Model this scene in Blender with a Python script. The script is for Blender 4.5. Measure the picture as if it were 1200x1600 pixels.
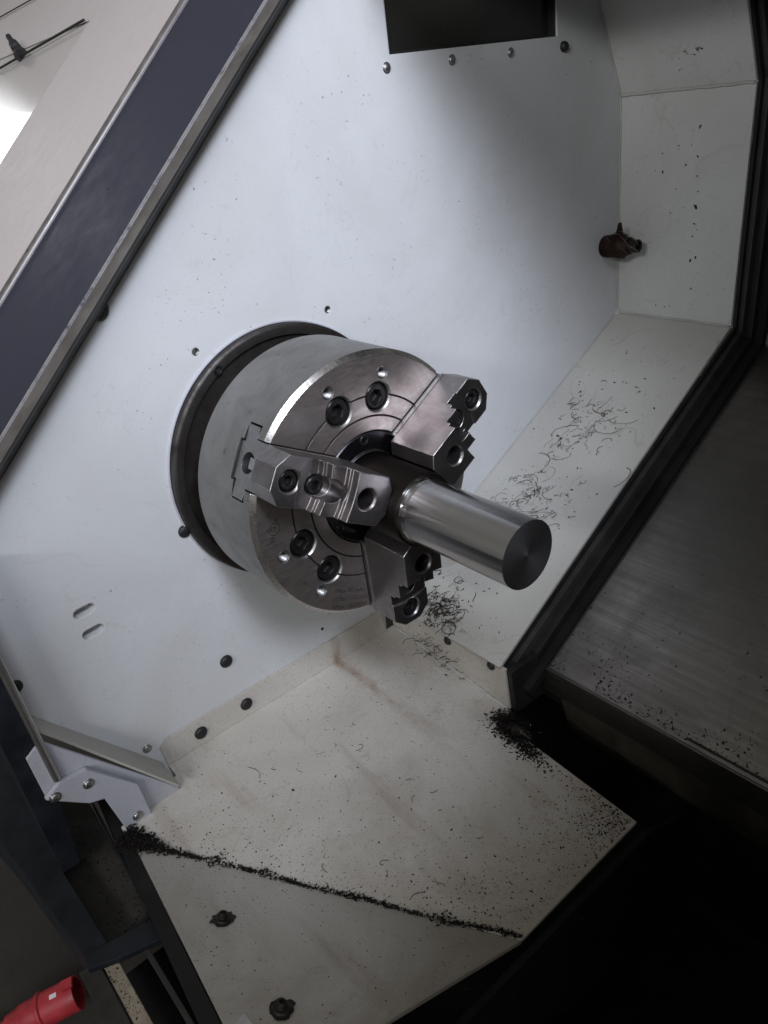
import bpy, bmesh, math, random
from mathutils import Vector, Matrix, noise
random.seed(7)
S = 0.127                       # one unit below = chuck radius (127 mm)
R_ = math.radians
sc = bpy.context.scene
for o in list(bpy.data.objects): bpy.data.objects.remove(o)
COL = sc.collection

# ------------------------------------------------------------------ camera
cam_d = bpy.data.cameras.new('camera'); cam = bpy.data.objects.new('camera', cam_d); COL.objects.link(cam)
right = Vector((0.63804651, 0.7598004, -0.12489997)); down = Vector((0.29396909, -0.39028835, -0.87250053)); fwd = Vector((-0.71167326, 0.51997919, -0.47237995))
m3 = Matrix((right, -down, -fwd)).transposed()
cam.matrix_world = Matrix.Translation(Vector((4.13078149, -2.93540361, 2.49801328)) * S) @ m3.to_4x4()
cam_d.sensor_fit = 'VERTICAL'; cam_d.sensor_height = 36; cam_d.sensor_width = 27
cam_d.lens = 36 * 1208.42 / 1600
cam_d.clip_start = 0.01; cam_d.clip_end = 100
sc.camera = cam
sc.render.resolution_x = 768; sc.render.resolution_y = 1024

# ------------------------------------------------------------------ light (indoor workshop)
w = bpy.data.worlds.new('World'); sc.world = w; w.use_nodes = True
w.node_tree.nodes['Background'].inputs[0].default_value = (1.0, 0.975, 0.88, 1)
w.node_tree.nodes['Background'].inputs[1].default_value = 0.20
def area(name, loc, target, sx, sy, power, col):
    l = bpy.data.lights.new(name, 'AREA'); l.shape = 'RECTANGLE'; l.size = sx * S; l.size_y = sy * S; l.energy = power; l.color = col
    o = bpy.data.objects.new(name, l); COL.objects.link(o)
    o.location = Vector(loc) * S
    o.rotation_euler = (Vector(target) - Vector(loc)).to_track_quat('-Z', 'Y').to_euler()
    return o
area('workshop_window_light', (15.5, -5.9, 14.6), (-1, 0, 0.5), 7, 7, 113, (0.83, 0.87, 1.0))
area('front_fill_light', (14, -24, 12.2), (0, 2, 0.5), 16, 1.6, 72, (0.97, 0.97, 1.0))  # lamp row added in front to fill the rear panels, streaks the bar
area('far_window_light', (-34, 0.5, 10.5), (-4, -0.5, 2.2), 3.2, 3.6, 4.5, (0.95, 0.97, 1.0))
sc.view_settings.view_transform = 'Standard'; sc.view_settings.look = 'None'
sc.view_settings.gamma = 1; sc.view_settings.exposure = 0.0
sc.render.engine = 'CYCLES'

# ------------------------------------------------------------------ materials
MATS = {}
def new_mat(name):
    m = bpy.data.materials.new(name); m.use_nodes = True
    nt = m.node_tree; b = nt.nodes['Principled BSDF']; MATS[name] = m
    return m, nt, b
class G:
    """tiny node-graph helper"""
    def __init__(s, nt): s.nt = nt; s.tc = nt.nodes.new('ShaderNodeTexCoord')
    def n(s, t, **k):
        x = s.nt.nodes.new(t)
        for a, v in k.items(): setattr(x, a, v)
        return x
    def l(s, a, b): s.nt.links.new(a, b)
    def coords(s, scale=(1, 1, 1), rot=(0, 0, 0)):
        mp = s.n('ShaderNodeMapping'); mp.inputs['Scale'].default_value = scale; mp.inputs['Rotation'].default_value = rot
        s.l(s.tc.outputs['Object'], mp.inputs[0]); return mp.outputs[0]
    def noise(s, scale, detail=4, rough=.55, vec=None, dist=0):
        x = s.n('ShaderNodeTexNoise'); x.inputs['Scale'].default_value = scale; x.inputs['Detail'].default_value = detail
        x.inputs['Roughness'].default_value = rough; x.inputs['Distortion'].default_value = dist
        s.l(vec if vec else s.tc.outputs['Object'], x.inputs['Vector']); return x.outputs['Fac']
    def ramp(s, fac, lo, hi, a=0.0, b=1.0):
        x = s.n('ShaderNodeMapRange'); x.inputs[1].default_value = lo; x.inputs[2].default_value = hi
        x.inputs[3].default_value = a; x.inputs[4].default_value = b; s.l(fac, x.inputs[0]); return x.outputs[0]
    def mix(s, fac, a, b):
        x = s.n('ShaderNodeMix', data_type='RGBA')
        if isinstance(fac, (int, float)): x.inputs[0].default_value = fac
        else: s.l(fac, x.inputs[0])
        for v, i in ((a, 6), (b, 7)):
            if isinstance(v, tuple): x.inputs[i].default_value = (*v, 1)
            else: s.l(v, x.inputs[i])
        return x.outputs[2]
    def math(s, op, a, b):
        x = s.n('ShaderNodeMath', operation=op)
        for v, i in ((a, 0), (b, 1)):
            if isinstance(v, (int, float)): x.inputs[i].default_value = v
            else: s.l(v, x.inputs[i])
        return x.outputs[0]
    def bump(s, h, strength, dist, normal=None):
        x = s.n('ShaderNodeBump'); x.inputs['Strength'].default_value = strength; x.inputs['Distance'].default_value = dist
        s.l(h, x.inputs['Height'])
        if normal: s.l(normal, x.inputs['Normal'])
        return x.outputs[0]
    def bevel(s, r):
        x = s.n('ShaderNodeBevel', samples=4); x.inputs[0].default_value = r; return x.outputs[0]

def paint(name, base, dirt=(.22, .18, .13), dirt_amt=.45, speck=.5, rough=.42, bev=.002, speck_scale=260, streak=None, fine=.12, tide=.0, wave=.12, run=False):
    m, nt, b = new_mat(name); g = G(nt)
    large = g.noise(5.5, 5, .6, dist=.6)
    c = g.mix(g.ramp(large, .40, .72, 0, dirt_amt), base, tuple(.5 * x + .5 * y for x, y in zip(base, dirt)))
    med = g.noise(38, 6, .7, dist=1.2)
    c = g.mix(g.ramp(med, .60, .78, 0, dirt_amt * .7), c, dirt)
    if streak:
        st = g.noise(1, 4, .6, vec=g.coords(streak))
        c = g.mix(g.ramp(st, .58, .76, 0, .38), c, dirt)
    sp = g.noise(speck_scale, 3, .6)
    gate = g.ramp(g.noise(14, 3, .6), .46, .66)
    c = g.mix(g.math('MULTIPLY', g.math('MULTIPLY', g.ramp(sp, .67, .71), gate), speck), c, (.035, .03, .025))
    if run:                                 # one rusty coolant run down the plate
        sx = g.n('ShaderNodeSeparateXYZ'); g.l(g.tc.outputs['Object'], sx.inputs[0])
        wob = g.math('MULTIPLY', g.math('SUBTRACT', g.noise(11, 4, .6), .5), .030)
        dy = g.math('ABSOLUTE', g.math('ADD', g.math('SUBTRACT', sx.outputs['Y'], .095 * S), wob), 0.0)
        mk = g.math('MULTIPLY', g.ramp(dy, .002, .008, 1, 0), g.ramp(sx.outputs['X'], -.95 * S, .7 * S, .6, 0))
        c = g.mix(g.math('MULTIPLY', mk, g.ramp(g.noise(60, 4), .3, .6)), c, (.20, .115, .06))
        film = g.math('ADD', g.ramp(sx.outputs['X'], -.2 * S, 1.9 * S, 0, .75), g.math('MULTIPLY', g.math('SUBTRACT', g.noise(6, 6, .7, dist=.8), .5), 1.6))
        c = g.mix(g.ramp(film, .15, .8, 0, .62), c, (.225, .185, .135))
    if tide:
        tn = g.noise(7.5, 3, .55, dist=1.0); tb = g.math('ABSOLUTE', g.math('SUBTRACT', tn, .53), 0.0)
        c = g.mix(g.math('MULTIPLY', g.ramp(tb, .0, .012, tide, 0), g.ramp(g.noise(21, 3), .45, .6)), c, dirt)
    fn = g.noise(900, 2, .7); c = g.mix(g.math('MULTIPLY', g.ramp(fn, .56, .70), g.ramp(g.noise(3.2, 4, .6), .35, .65, fine * .4, fine)), c, (.09, .07, .05))
    g.l(c, b.inputs['Base Color'])
    g.l(g.ramp(med, .35, .75, rough - .10, rough + .18), b.inputs['Roughness'])
    nn = g.bump(g.noise(700, 2, .5), .05, .001, g.bevel(bev))
    nn = g.bump(g.noise(9, 2, .5), wave, .004, nn)
    g.l(nn, b.inputs['Normal'])
    b.inputs['Specular IOR Level'].default_value = .4
    return m
def metal(name, base, stain, amt=.5, rough=.35, scratch=(400, 400, 40), bev=.0012, metallic=1.0, rust=None, stain_scale=26, edge=None, sca=.30):
    m, nt, b = new_mat(name); g = G(nt)
    n1 = g.noise(stain_scale, 6, .68, dist=.8)
    c = g.mix(g.ramp(n1, .38, .68, 0, amt), base, stain)
    sc_ = g.noise(1, 3, .7, vec=g.coords(scratch))
    c = g.mix(g.ramp(sc_, .3, .7, 0, sca), c, tuple(x * .55 for x in base))
    if rust:
        n2 = g.noise(160, 4, .7)
        c = g.mix(g.math('MULTIPLY', g.ramp(n2, .62, .70), g.ramp(n1, .45, .62)), c, rust)
    bv = g.bevel(bev)
    if edge:
        ge = g.n('ShaderNodeNewGeometry'); dp = g.n('ShaderNodeVectorMath', operation='DOT_PRODUCT')
        g.l(bv, dp.inputs[0]); g.l(ge.outputs['Normal'], dp.inputs[1])
        em = g.math('MULTIPLY', g.ramp(dp.outputs['Value'], .99, .90), g.ramp(g.noise(90, 3), .35, .55))
        c = g.mix(em, c, edge)
    g.l(c, b.inputs['Base Color'])
    g.l(g.ramp(g.math('ADD', n1, sc_), .6, 1.4, max(.05, rough - .1), rough + .14), b.inputs['Roughness'])
    b.inputs['Metallic'].default_value = metallic
    g.l(g.bump(sc_, .10, .0006, bv), b.inputs['Normal'])
    return m
def plain(name, col, rough=.5, metallic=0, spec=.4, bump=0, bscale=300, var=.4, bev=.0015):
    m, nt, b = new_mat(name); g = G(nt)
    n1 = g.noise(30, 5, .65)
    g.l(g.mix(g.ramp(n1, .3, .7, 0, 1), tuple(x * (1 - var) for x in col), tuple(min(1, x * (1 + var)) for x in col)), b.inputs['Base Color'])
    g.l(g.ramp(n1, .3, .7, max(.04, rough - .1), rough + .12), b.inputs['Roughness'])
    b.inputs['Metallic'].default_value = metallic; b.inputs['Specular IOR Level'].default_value = spec
    nn = g.bevel(bev)
    if bump: nn = g.bump(g.noise(bscale, 4, .6), bump, .001, nn)
    g.l(nn, b.inputs['Normal'])
    return m

paint('wall_paint', (.55, .565, .575), dirt=(.30, .27, .22), dirt_amt=.42, speck=.9, rough=.40, tide=.10, wave=.3, fine=.2)
paint('rear_paint', (.47, .465, .43), dirt_amt=.3, tide=.35, fine=.35, wave=.25, speck=.8, rough=.42)
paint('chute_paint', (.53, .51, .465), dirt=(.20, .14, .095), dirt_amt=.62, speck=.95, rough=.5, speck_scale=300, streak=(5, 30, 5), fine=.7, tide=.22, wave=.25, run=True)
paint('upright_paint', (.54, .545, .525), dirt_amt=.3, tide=.2, fine=.35, wave=.25, speck=.8, rough=.42)
paint('bracket_paint', (.42, .43, .48), dirt_amt=.7, tide=.5, speck=.9, fine=.4, rough=.55)
paint('shaded_lip_paint', (.40, .39, .35), dirt_amt=.3, speck=.2, rough=.5)  # wall paint darkened, the lip's shade is put into the colour
paint('door_paint', (.42, .38, .365), dirt_amt=.15, speck=.1, rough=.58, wave=.03)
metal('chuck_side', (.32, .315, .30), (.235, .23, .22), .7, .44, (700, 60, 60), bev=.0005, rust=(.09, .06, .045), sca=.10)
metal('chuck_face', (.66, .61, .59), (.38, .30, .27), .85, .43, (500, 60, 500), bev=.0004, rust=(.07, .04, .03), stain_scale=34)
metal('chamfer_steel', (.62, .60, .58), (.5, .47, .44), .3, .26, (300, 300, 300))
metal('jaw_steel', (.33, .31, .31), (.19, .165, .16), .7, .37, (60, 500, 500), edge=(.75, .72, .70))
metal('master_steel', (.36, .36, .36), (.24, .23, .22), .5, .40, (400, 100, 400), bev=.0004)
metal('ring_steel', (.10, .093, .088), (.036, .029, .025), .9, .55, (200, 200, 200), rust=(.05, .03, .02))
metal('dark_steel', (.055, .055, .062), (.03, .028, .03), .6, .36, (200, 200, 200), edge=(.3, .3, .3))
metal('raw_bar', (.040, .034, .031), (.022, .017, .015), .8, .42, (200, 600, 600))
metal('nozzle_brass', (.065, .040, .033), (.022, .016, .014), .8, .62, (200, 200, 200))
metal('cover_steel', (.32, .305, .285), (.19, .175, .16), .8, .40, (4, 170, 170), rust=(.03, .022, .018), stain_scale=11, sca=.7)
metal('screw_zinc', (.50, .50, .50), (.3, .3, .3), .5, .35, (200, 200, 200))
plain('black_oxide', (.018, .017, .017), .36, .5, .5)
plain('black_rubber', (.012, .012, .012), .55)
plain('grey_rubber', (.032, .030, .028), .55)
plain('navy_paint', (.026, .027, .040), .55, 0, .18, .05, var=.08)
plain('door_edge', (.105, .095, .09), .35, .3, .5)
plain('sill_navy', (.010, .012, .016), .5, 0, .3, .1)
plain('sill_floor', (.035, .033, .029), .6, 0, .3, .3, 120)
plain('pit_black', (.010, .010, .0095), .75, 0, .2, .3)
plain('apron', (.055, .050, .038), .5)
plain('rear_guard', (.14, .125, .10), .7, 0, .3, .8, 160)
plain('chip_dark', (.022, .018, .015), .45, .5, .4, var=.7)
plain('swarf_dark', (.06, .05, .042), .45, .6, .4)
plain('swarf_light', (.15, .13, .11), .38, .7, .4, var=.6)
plain('chip_bright', (.42, .40, .38), .3, 1, .5)
plain('red_plastic', (.42, .034, .045), .5, 0, .4, .15, 200, .3)
plain('white_label', (.75, .74, .72), .5)
plain('wood_strip', (.26, .22, .17), .7, 0, .3, .5, 240, .55)
plain('engrave', (.030, .022, .020), .7, .1)
plain('sticker_grey', (.25, .25, .25), .5)
plain('weld', (.44, .44, .41), .45, 0, .4, .3, 400, .1)
plain('cabin_out', (.45, .45, .44), .5)
# worn paint edge: bare steel where paint chipped, also the nosing's painted highlight
m, nt, b = new_mat('worn_highlight_paint'); g = G(nt)
wm = g.ramp(g.noise(24, 8, .8), .36, .60)
g.l(g.mix(wm, (.03, .03, .045), (.62, .61, .62)), b.inputs['Base Color']); g.l(wm, b.inputs['Metallic']); b.inputs['Roughness'].default_value = .33
# turned bar: fine circumferential tool marks
m, nt, b = new_mat('turned_steel'); g = G(nt)
ring = g.noise(1, 3, .8, vec=g.coords((2600, 0.5, 0.5))); band = g.noise(1, 3, .7, vec=g.coords((90, 2, 2)))
g.l(g.mix(g.ramp(band, .3, .7), (.46, .455, .455), (.43, .425, .43)), b.inputs['Base Color'])
g.l(g.ramp(band, .3, .75, .16, .21), b.inputs['Roughness']); b.inputs['Metallic'].default_value = 1
b.inputs['Anisotropic'].default_value = .85; b.inputs['Anisotropic Rotation'].default_value = .25
tg = g.n('ShaderNodeTangent', direction_type='RADIAL', axis='X'); g.l(tg.outputs[0], b.inputs['Tangent'])
g.l(g.bump(ring, .10, .0003, g.bevel(.0008)), b.inputs['Normal'])
# faced bar end: concentric marks
m, nt, b = new_mat('faced_steel'); g = G(nt)
wv = g.n('ShaderNodeTexWave', wave_type='RINGS', rings_direction='X'); wv.inputs['Scale'].default_value = 420; wv.inputs['Distortion'].default_value = .6
g.l(g.tc.outputs['Object'], wv.inputs['Vector'])
g.l(g.mix(wv.outputs['Fac'], (.24, .24, .25), (.31, .31, .32)), b.inputs['Base Color'])
b.inputs['Metallic'].default_value = 1; b.inputs['Roughness'].default_value = .42; b.inputs['Anisotropic'].default_value = .3; b.inputs['Anisotropic Rotation'].default_value = .25
tg = g.n('ShaderNodeTangent', direction_type='RADIAL', axis='X'); g.l(tg.outputs[0], b.inputs['Tangent'])
g.l(g.bump(wv.outputs['Fac'], .08, .0003), b.inputs['Normal'])
# tinted door pane and dark lamp glass
m, nt, b = new_mat('pane_glass'); b.inputs['Base Color'].default_value = (.50, .46, .44, 1); b.inputs['Roughness'].default_value = .20
b.inputs['Specular IOR Level'].default_value = .8; b.inputs['Coat Weight'].default_value = .4
g = G(nt); g.l(g.bump(g.noise(4, 2, .5), .07, .01), b.inputs['Normal'])
m, nt, b = new_mat('dark_glass'); g = G(nt); b.inputs['Roughness'].default_value = .22
g.l(g.mix(g.noise(9, 3), (.010, .011, .010), (.030, .031, .027)), b.inputs['Base Color'])
# concrete floor
m, nt, b = new_mat('floor_concrete'); g = G(nt)
n1 = g.noise(2.2, 6, .65); n2 = g.noise(14, 6, .7)
c = g.mix(g.ramp(n1, .35, .65), (.022, .020, .017), (.05, .044, .035)); c = g.mix(g.ramp(n2, .5, .7, 0, .6), c, (.02, .018, .016))
c = g.mix(g.ramp(g.noise(4.4, 3), .66, .72), c, (.30, .21, .12))
g.l(c, b.inputs['Base Color']); b.inputs['Roughness'].default_value = .8; g.l(g.bump(n2, .4, .01), b.inputs['Normal'])

# ------------------------------------------------------------------ object helpers
WM = {}
def place(o, parent=None, mat4=None):
    COL.objects.link(o); mat4 = mat4 or Matrix.Identity(4)
    if parent:
        o.parent = parent; o.matrix_parent_inverse = WM[parent.name].inverted()
    o.matrix_basis = mat4; WM[o.name] = mat4.copy()
    return o
def thing(name, loc, label, cat, group=None):
    o = bpy.data.objects.new(name, None); o.empty_display_size = .02
    place(o, None, Matrix.Translation(Vector(loc) * S)); o['label'] = label; o['category'] = cat
    if group: o['group'] = group
    return o
class MB:
    def __init__(s): s.v = []; s.f = []; s.sm = []
    def add(s, vs, fs, smooth=False):
        k = len(s.v); s.v += [Vector(p) for p in vs]; s.f += [tuple(i + k for i in f) for f in fs]; s.sm += [smooth] * len(fs); return s
    def prism(s, pts, d):
        """closed prism: planar polygon pts extruded by vector d"""
        n = len(pts); pts = [Vector(p) for p in pts]; d = Vector(d)
        nor = sum(((pts[i] - pts[0]).cross(pts[(i + 1) % n] - pts[0]) for i in range(1, n - 1)), Vector())
        if nor.dot(d) > 0: pts = pts[::-1]
        vs = pts + [p + d for p in pts]
        fs = [tuple(range(n)), tuple(range(2 * n - 1, n - 1, -1))]
        fs += [(j, i, i + n, j + n) for i in range(n) for j in ((i + 1) % n,)]
        return s.add(vs, fs)
    def box(s, lo, hi):
        return s.prism([(lo[0], lo[1], lo[2]), (hi[0], lo[1], lo[2]), (hi[0], hi[1], lo[2]), (lo[0], hi[1], lo[2])], (0, 0, hi[2] - lo[2]))
    def lathe(s, prof, n=48, o=(0, 0, 0), ax=(1, 0, 0), smooth=True, closed=True, phase=0):
        """prof: list of (h along axis, radius); end caps when the radius is > 0"""
        ax = Vector(ax).normalized(); e1 = ax.orthogonal().normalized(); e2 = ax.cross(e1); o = Vector(o); vs = []; fs = []
        for h, r in prof:
            for i in range(n):
                a = 2 * math.pi * i / n + phase; vs.append(o + ax * h + (e1 * math.cos(a) + e2 * math.sin(a)) * r)
        for j in range(len(prof) - 1):
            for i in range(n):
                k = (i + 1) % n; fs.append((j * n + i, j * n + k, (j + 1) * n + k, (j + 1) * n + i))
        if prof[0][0] > prof[-1][0]: fs = [f[::-1] for f in fs]
        k0 = len(s.f); s.add(vs, fs, smooth)
        if closed:
            b = len(s.v) - len(vs); up = prof[0][0] <= prof[-1][0]
            c0 = [b + i for i in range(n)]; c1 = [b + (len(prof) - 1) * n + i for i in range(n)]
            s.f.append(tuple(c0[::-1] if up else c0)); s.f.append(tuple(c1 if up else c1[::-1])); s.sm += [False, False]
        return s
    def tube(s, pts, r, n=5, taper=False):
        pts = [Vector(p) for p in pts]; vs = []; fs = []; m = len(pts); e = None
        for j, p in enumerate(pts):
            t = (pts[min(j + 1, m - 1)] - pts[max(j - 1, 0)]).normalized()
            e = t.orthogonal().normalized() if e is None else (e - t * e.dot(t)).normalized()
            e2 = t.cross(e); rr = r * (1 - .6 * j / m if taper else 1)
            for i in range(n):
                a = 2 * math.pi * i / n; vs.append(p + (e * math.cos(a) + e2 * math.sin(a)) * rr)
        for j in range(m - 1):
            for i in range(n):
                k = (i + 1) % n; fs.append((j * n + i, j * n + k, (j + 1) * n + k, (j + 1) * n + i))
        fs += [tuple(range(n))[::-1], tuple((m - 1) * n + i for i in range(n))]
        return s.add(vs, fs, True)
    def mesh(s, name, mat, autosmooth=35):
        me = bpy.data.meshes.new(name); me.from_pydata([v * S for v in s.v], [], s.f)
        me.polygons.foreach_set('use_smooth', s.sm); me.update()
        if mat: me.materials.append(MATS[mat])
        if any(s.sm): me.set_sharp_from_angle(angle=R_(autosmooth))
        return me
    def build(s, name, mat, parent=None, label=None, kind=None):
        o = bpy.data.objects.new(name, s.mesh(name, mat)); place(o, parent)
        if label: o['label'] = label
        if kind: o['kind'] = kind
        return o
def put(me, name, parent, mat4, label=None):
    o = bpy.data.objects.new(name, me); place(o, parent, mat4)
    if label: o['label'] = label
    return o
def cut(o, cutters, op='DIFFERENCE'):
    """apply boolean cuts and bake the result into o's mesh"""
    tmp = []
    for c in cutters:
        me = c.mesh('cutter', None); t = bpy.data.objects.new('cutter', me); COL.objects.link(t); tmp.append(t)
        md = o.modifiers.new('b', 'BOOLEAN'); md.operation = op; md.object = t; md.solver = 'EXACT'; md.use_self = True
    dg = bpy.context.evaluated_depsgraph_get(); dg.update()
    me = bpy.data.meshes.new_from_object(o.evaluated_get(dg)); o.modifiers.clear(); o.data = me
    bm = bmesh.new(); bm.from_mesh(me); bmesh.ops.remove_doubles(bm, verts=bm.verts, dist=1e-6)
    bmesh.ops.triangulate(bm, faces=[f for f in bm.faces if len(f.verts) > 4]); bm.normal_update(); bm.to_mesh(me); bm.free()
    for t in tmp: bpy.data.objects.remove(t)
    return o
def sharpen(o, deg=35):
    o.data.polygons.foreach_set('use_smooth', [True] * len(o.data.polygons)); o.data.set_sharp_from_angle(angle=R_(deg))
def frame(origin, z, xhint=(0, 0, 1)):
    """matrix whose local +Z looks along z (origin in chuck units)"""
    z = Vector(z).normalized(); x = Vector(xhint); x = (x - z * x.dot(z)).normalized(); y = z.cross(x)
    M = Matrix((x, y, z)).transposed().to_4x4(); M.translation = Vector(origin) * S
    return M

# --- shared small parts (local +Z = out of the surface, units = chuck radii)
def socket_bolt_mesh(name, r, h, hexr, depth, mat='black_oxide'):
    n = 24; mb = MB(); ch = r * .12
    ring = lambda rr, z: [(rr * math.cos(2 * math.pi * i / n), rr * math.sin(2 * math.pi * i / n), z) for i in range(n)]
    def hexring(z, k=1.0):
        out = []
        for i in range(n):
            a = 2 * math.pi * i / n; am = (a + math.pi / 6) % (math.pi / 3) - math.pi / 6
            rr = k * hexr * math.cos(math.pi / 6) / math.cos(am); out.append((rr * math.cos(a), rr * math.sin(a), z))
        return out
    rings = [ring(r, -h * 1.2), ring(r, -ch), ring(r - ch, 0), ring(hexr * 1.10, 0), hexring(-hexr * .10), hexring(-depth), hexring(-depth * 1.15, .15)]
    vs = sum(rings, []); fs = []
    for j in range(len(rings) - 1):
        for i in range(n):
            k = (i + 1) % n; fs.append((j * n + i, j * n + k, (j + 1) * n + k, (j + 1) * n + i))
    fs.append(tuple((len(rings) - 1) * n + i for i in range(n)))
    mb.add(vs, fs, True); return mb.mesh(name, mat, 25)
def thread_mesh(r, depth):
    mb = MB(); p = r * .26; prof = []; k = int(depth / p)
    for i in range(k): prof += [(-depth + i * p, r), (-depth + (i + .5) * p, r * .86)]
    prof.append((-.004, r))
    n = 20; vs = []; fs = []
    for h, rr in prof:
        for i in range(n):
            a = 2 * math.pi * i / n; vs.append((rr * math.cos(a), rr * math.sin(a), h))
    for j in range(len(prof) - 1):
        for i in range(n):
            q = (i + 1) % n; fs.append((j * n + q, j * n + i, (j + 1) * n + i, (j + 1) * n + q))
    mb.add(vs, fs, False); mb.add([(r * math.cos(2 * math.pi * i / n), r * math.sin(2 * math.pi * i / n), -depth) for i in range(n)], [tuple(range(n))])
    return mb.mesh('thread', 'master_steel')
def dome_mesh(name, r, h, mat, n=20):
    mb = MB(); mb.lathe([(-.01, r), (h * .35, r), (h * .8, r * .78), (h, r * .35), (h * 1.02, .001)], n, ax=(0, 0, 1)); return mb.mesh(name, mat, 50)
def round_screw_mesh(name, r, mat):
    """pan head with a cross recess"""
    mb = MB(); mb.lathe([(-.01, r * 1.35), (r * .12, r * 1.35), (r * .14, r), (r * .45, r * .9), (r * .62, r * .6), (r * .64, .001)], 20, ax=(0, 0, 1)); return mb.mesh(name, mat, 40)

# ================================================================== SETTING: workshop floor
fl = MB(); fl.add([(-80, -80, -6.62), (80, -80, -6.62), (80, 80, -6.62), (-80, 80, -6.62)], [(0, 1, 2, 3)])
f_o = fl.build('floor', 'floor_concrete', kind='structure')

# ================================================================== LATHE ENCLOSURE
WX = -1.1                                   # wall plane
enc = thing('lathe_enclosure', (0, 0, -6.6), 'pale grey painted sheet-metal lathe enclosure surrounding the chuck, speckled with chips', 'lathe enclosure')
DN = Vector((0, -0.66397953, 0.74775075)); DD = Vector((0, .74775075, .66397953))   # slanted door plane: normal, direction
def on_plane_z(y, d): return (d - DN.y * y) / DN.z
wall_poly = [(-2.56, -1.12), (-1.79, -2.2), (-1.74, -2.5), (.70, -2.5), (.72, -2.03), (4.55, 0), (4.55, 2.18), (4.16, 3.0), (3.55, 4.35), (2.03, 4.35), (-2.62, on_plane_z(-2.62, 1.90))]
mb = MB(); mb.prism([(WX, y, z) for y, z in wall_poly], (-.16, 0, 0))
wall = mb.build('headstock_panel', 'wall_paint', enc, 'flat pale grey wall panel behind the chuck')
def stadium(c, ax_, L, r, z0, z1, n=10):
    """slot cutter on the wall: centre (y,z), direction, half length"""
    a0 = math.atan2(ax_[1], ax_[0]); pts = []
    for s_, st in ((1, -math.pi / 2), (-1, math.pi / 2)):
        for i in range(n + 1):
            a = a0 + st + math.pi * i / n; pts.append((z1, c[0] + s_ * L * math.cos(a0) + r * math.cos(a), c[1] + s_ * L * math.sin(a0) + r * math.sin(a)))
    return MB().prism(pts, (z0 - z1, 0, 0))
holes = [stadium((-1.938, -.545), (1, .05), .045, .038, WX - .10, WX + .05), stadium((-1.93, -.738), (1, .05), .045, .038, WX - .10, WX + .05)]
for y, z in ((.615, 1.025), (-.591, 1.024)): holes.append(MB().lathe([(-.1, .030), (.05, .030)], 16, (WX, y, z)))
holes.append(MB().prism([(WX + .05, 1.555, 2.752), (WX + .05, 3.56, 2.752), (WX + .05, 3.56, 3.9), (WX + .05, 1.555, 3.9)], (-.5, 0, 0)))
cut(wall, holes); sharpen(wall)
# dark lamp window in the wall
pane = MB().box((WX - .13, 1.50, 2.70), (WX - .09, 3.62, 3.95)).build('window_pane', 'dark_glass', enc, 'dark glass lamp window at the top of the wall')
MB().box((WX - .12, 1.557, 2.754), (WX - .02, 1.58, 3.89)).build('window_seal', 'black_rubber', pane)
MB().box((WX - .12, 3.54, 2.754), (WX - .02, 3.558, 3.89)).build('window_seal', 'black_rubber', pane)
MB().box((WX - .12, 1.581, 2.754), (WX - .02, 3.539, 2.772)).build('window_seal', 'black_rubber', pane)
# screws below the window, black plugs, small holes
scr = round_screw_mesh('screw', .030, 'screw_zinc'); plug = dome_mesh('plug', .058, .035, 'black_rubber')
for y in (1.511, 2.215, 2.928): put(scr, 'screw', wall, frame((WX, y, 2.667), (1, 0, 0)))
put(dome_mesh('plug', .045, .05, 'black_rubber'), 'plug', wall, frame((WX, 3.638, 2.665), (1, 0, 0)))
for y, z, k in ((-1.008, -1.598, 1.0), (-1.20, 1.49, 1.3), (-1.045, -.28, .9), (-.02, -1.83, .26)):
    put(plug, 'plug', wall, frame((WX, y, z), (1, 0, 0)) @ Matrix.Scale(k, 4))
for y, z in ((.615, 1.025), (-.591, 1.024)):
    put(thread_mesh(.029, .035), 'threaded_insert', wall, frame((WX, y, z), (1, 0, 0)))
put(scr, 'screw', wall, frame((WX, -1.86, -1.99), (1, 0, 0)))
put(dome_mesh('plug', .05, .03, 'black_rubber'), 'plug', wall, frame((WX, -2.55, -.86), (1, 0, 0)))
# collar of the spindle opening
col = MB().lathe([(0, 1.070), (.016, 1.069), (.02, 1.066), (.02, 1.058), (0, 1.057)], 120, (WX, 0, 0), closed=False)
col.build('opening_rim', 'bracket_paint', wall)

# rear sheet: upper slope, vertical, lower slope, all running along X from the wall
XF = .30
def sheet(name, a, b, xa, xb, mat, label=None, th=.03, xb2=None):
    """sheet between profile points a,b (y,z) from x=xa to x=xb (xb2 at the b end)"""
    nrm = Vector((0, -(b[1] - a[1]), b[0] - a[0])).normalized() * th
    xb2 = xb if xb2 is None else xb2
    p = [(xa, *a), (xb, *a), (xb2, *b), (xa, *b)]
    return MB().prism(p, -nrm if nrm.dot(Vector((0, -1, .3))) > 0 else nrm).build(name, mat, enc, label)
lower = sheet('lower_slope_panel', (.78, -1.965), (4.53, 0), WX + .002, .40, 'rear_paint', 'sloping lower rear panel littered with curly swarf', xb2=.25)
upright = sheet('rear_panel', (4.53, 0), (4.53, 2.18), WX + .002, .25, 'upright_paint', 'upright rear panel with small black spots', xb2=.29)
upper = sheet('upper_slope_panel', (4.53, 2.18), (3.55, 4.35), WX + .002, .29, 'upright_paint', 'upper rear panel leaning forwards')
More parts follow.
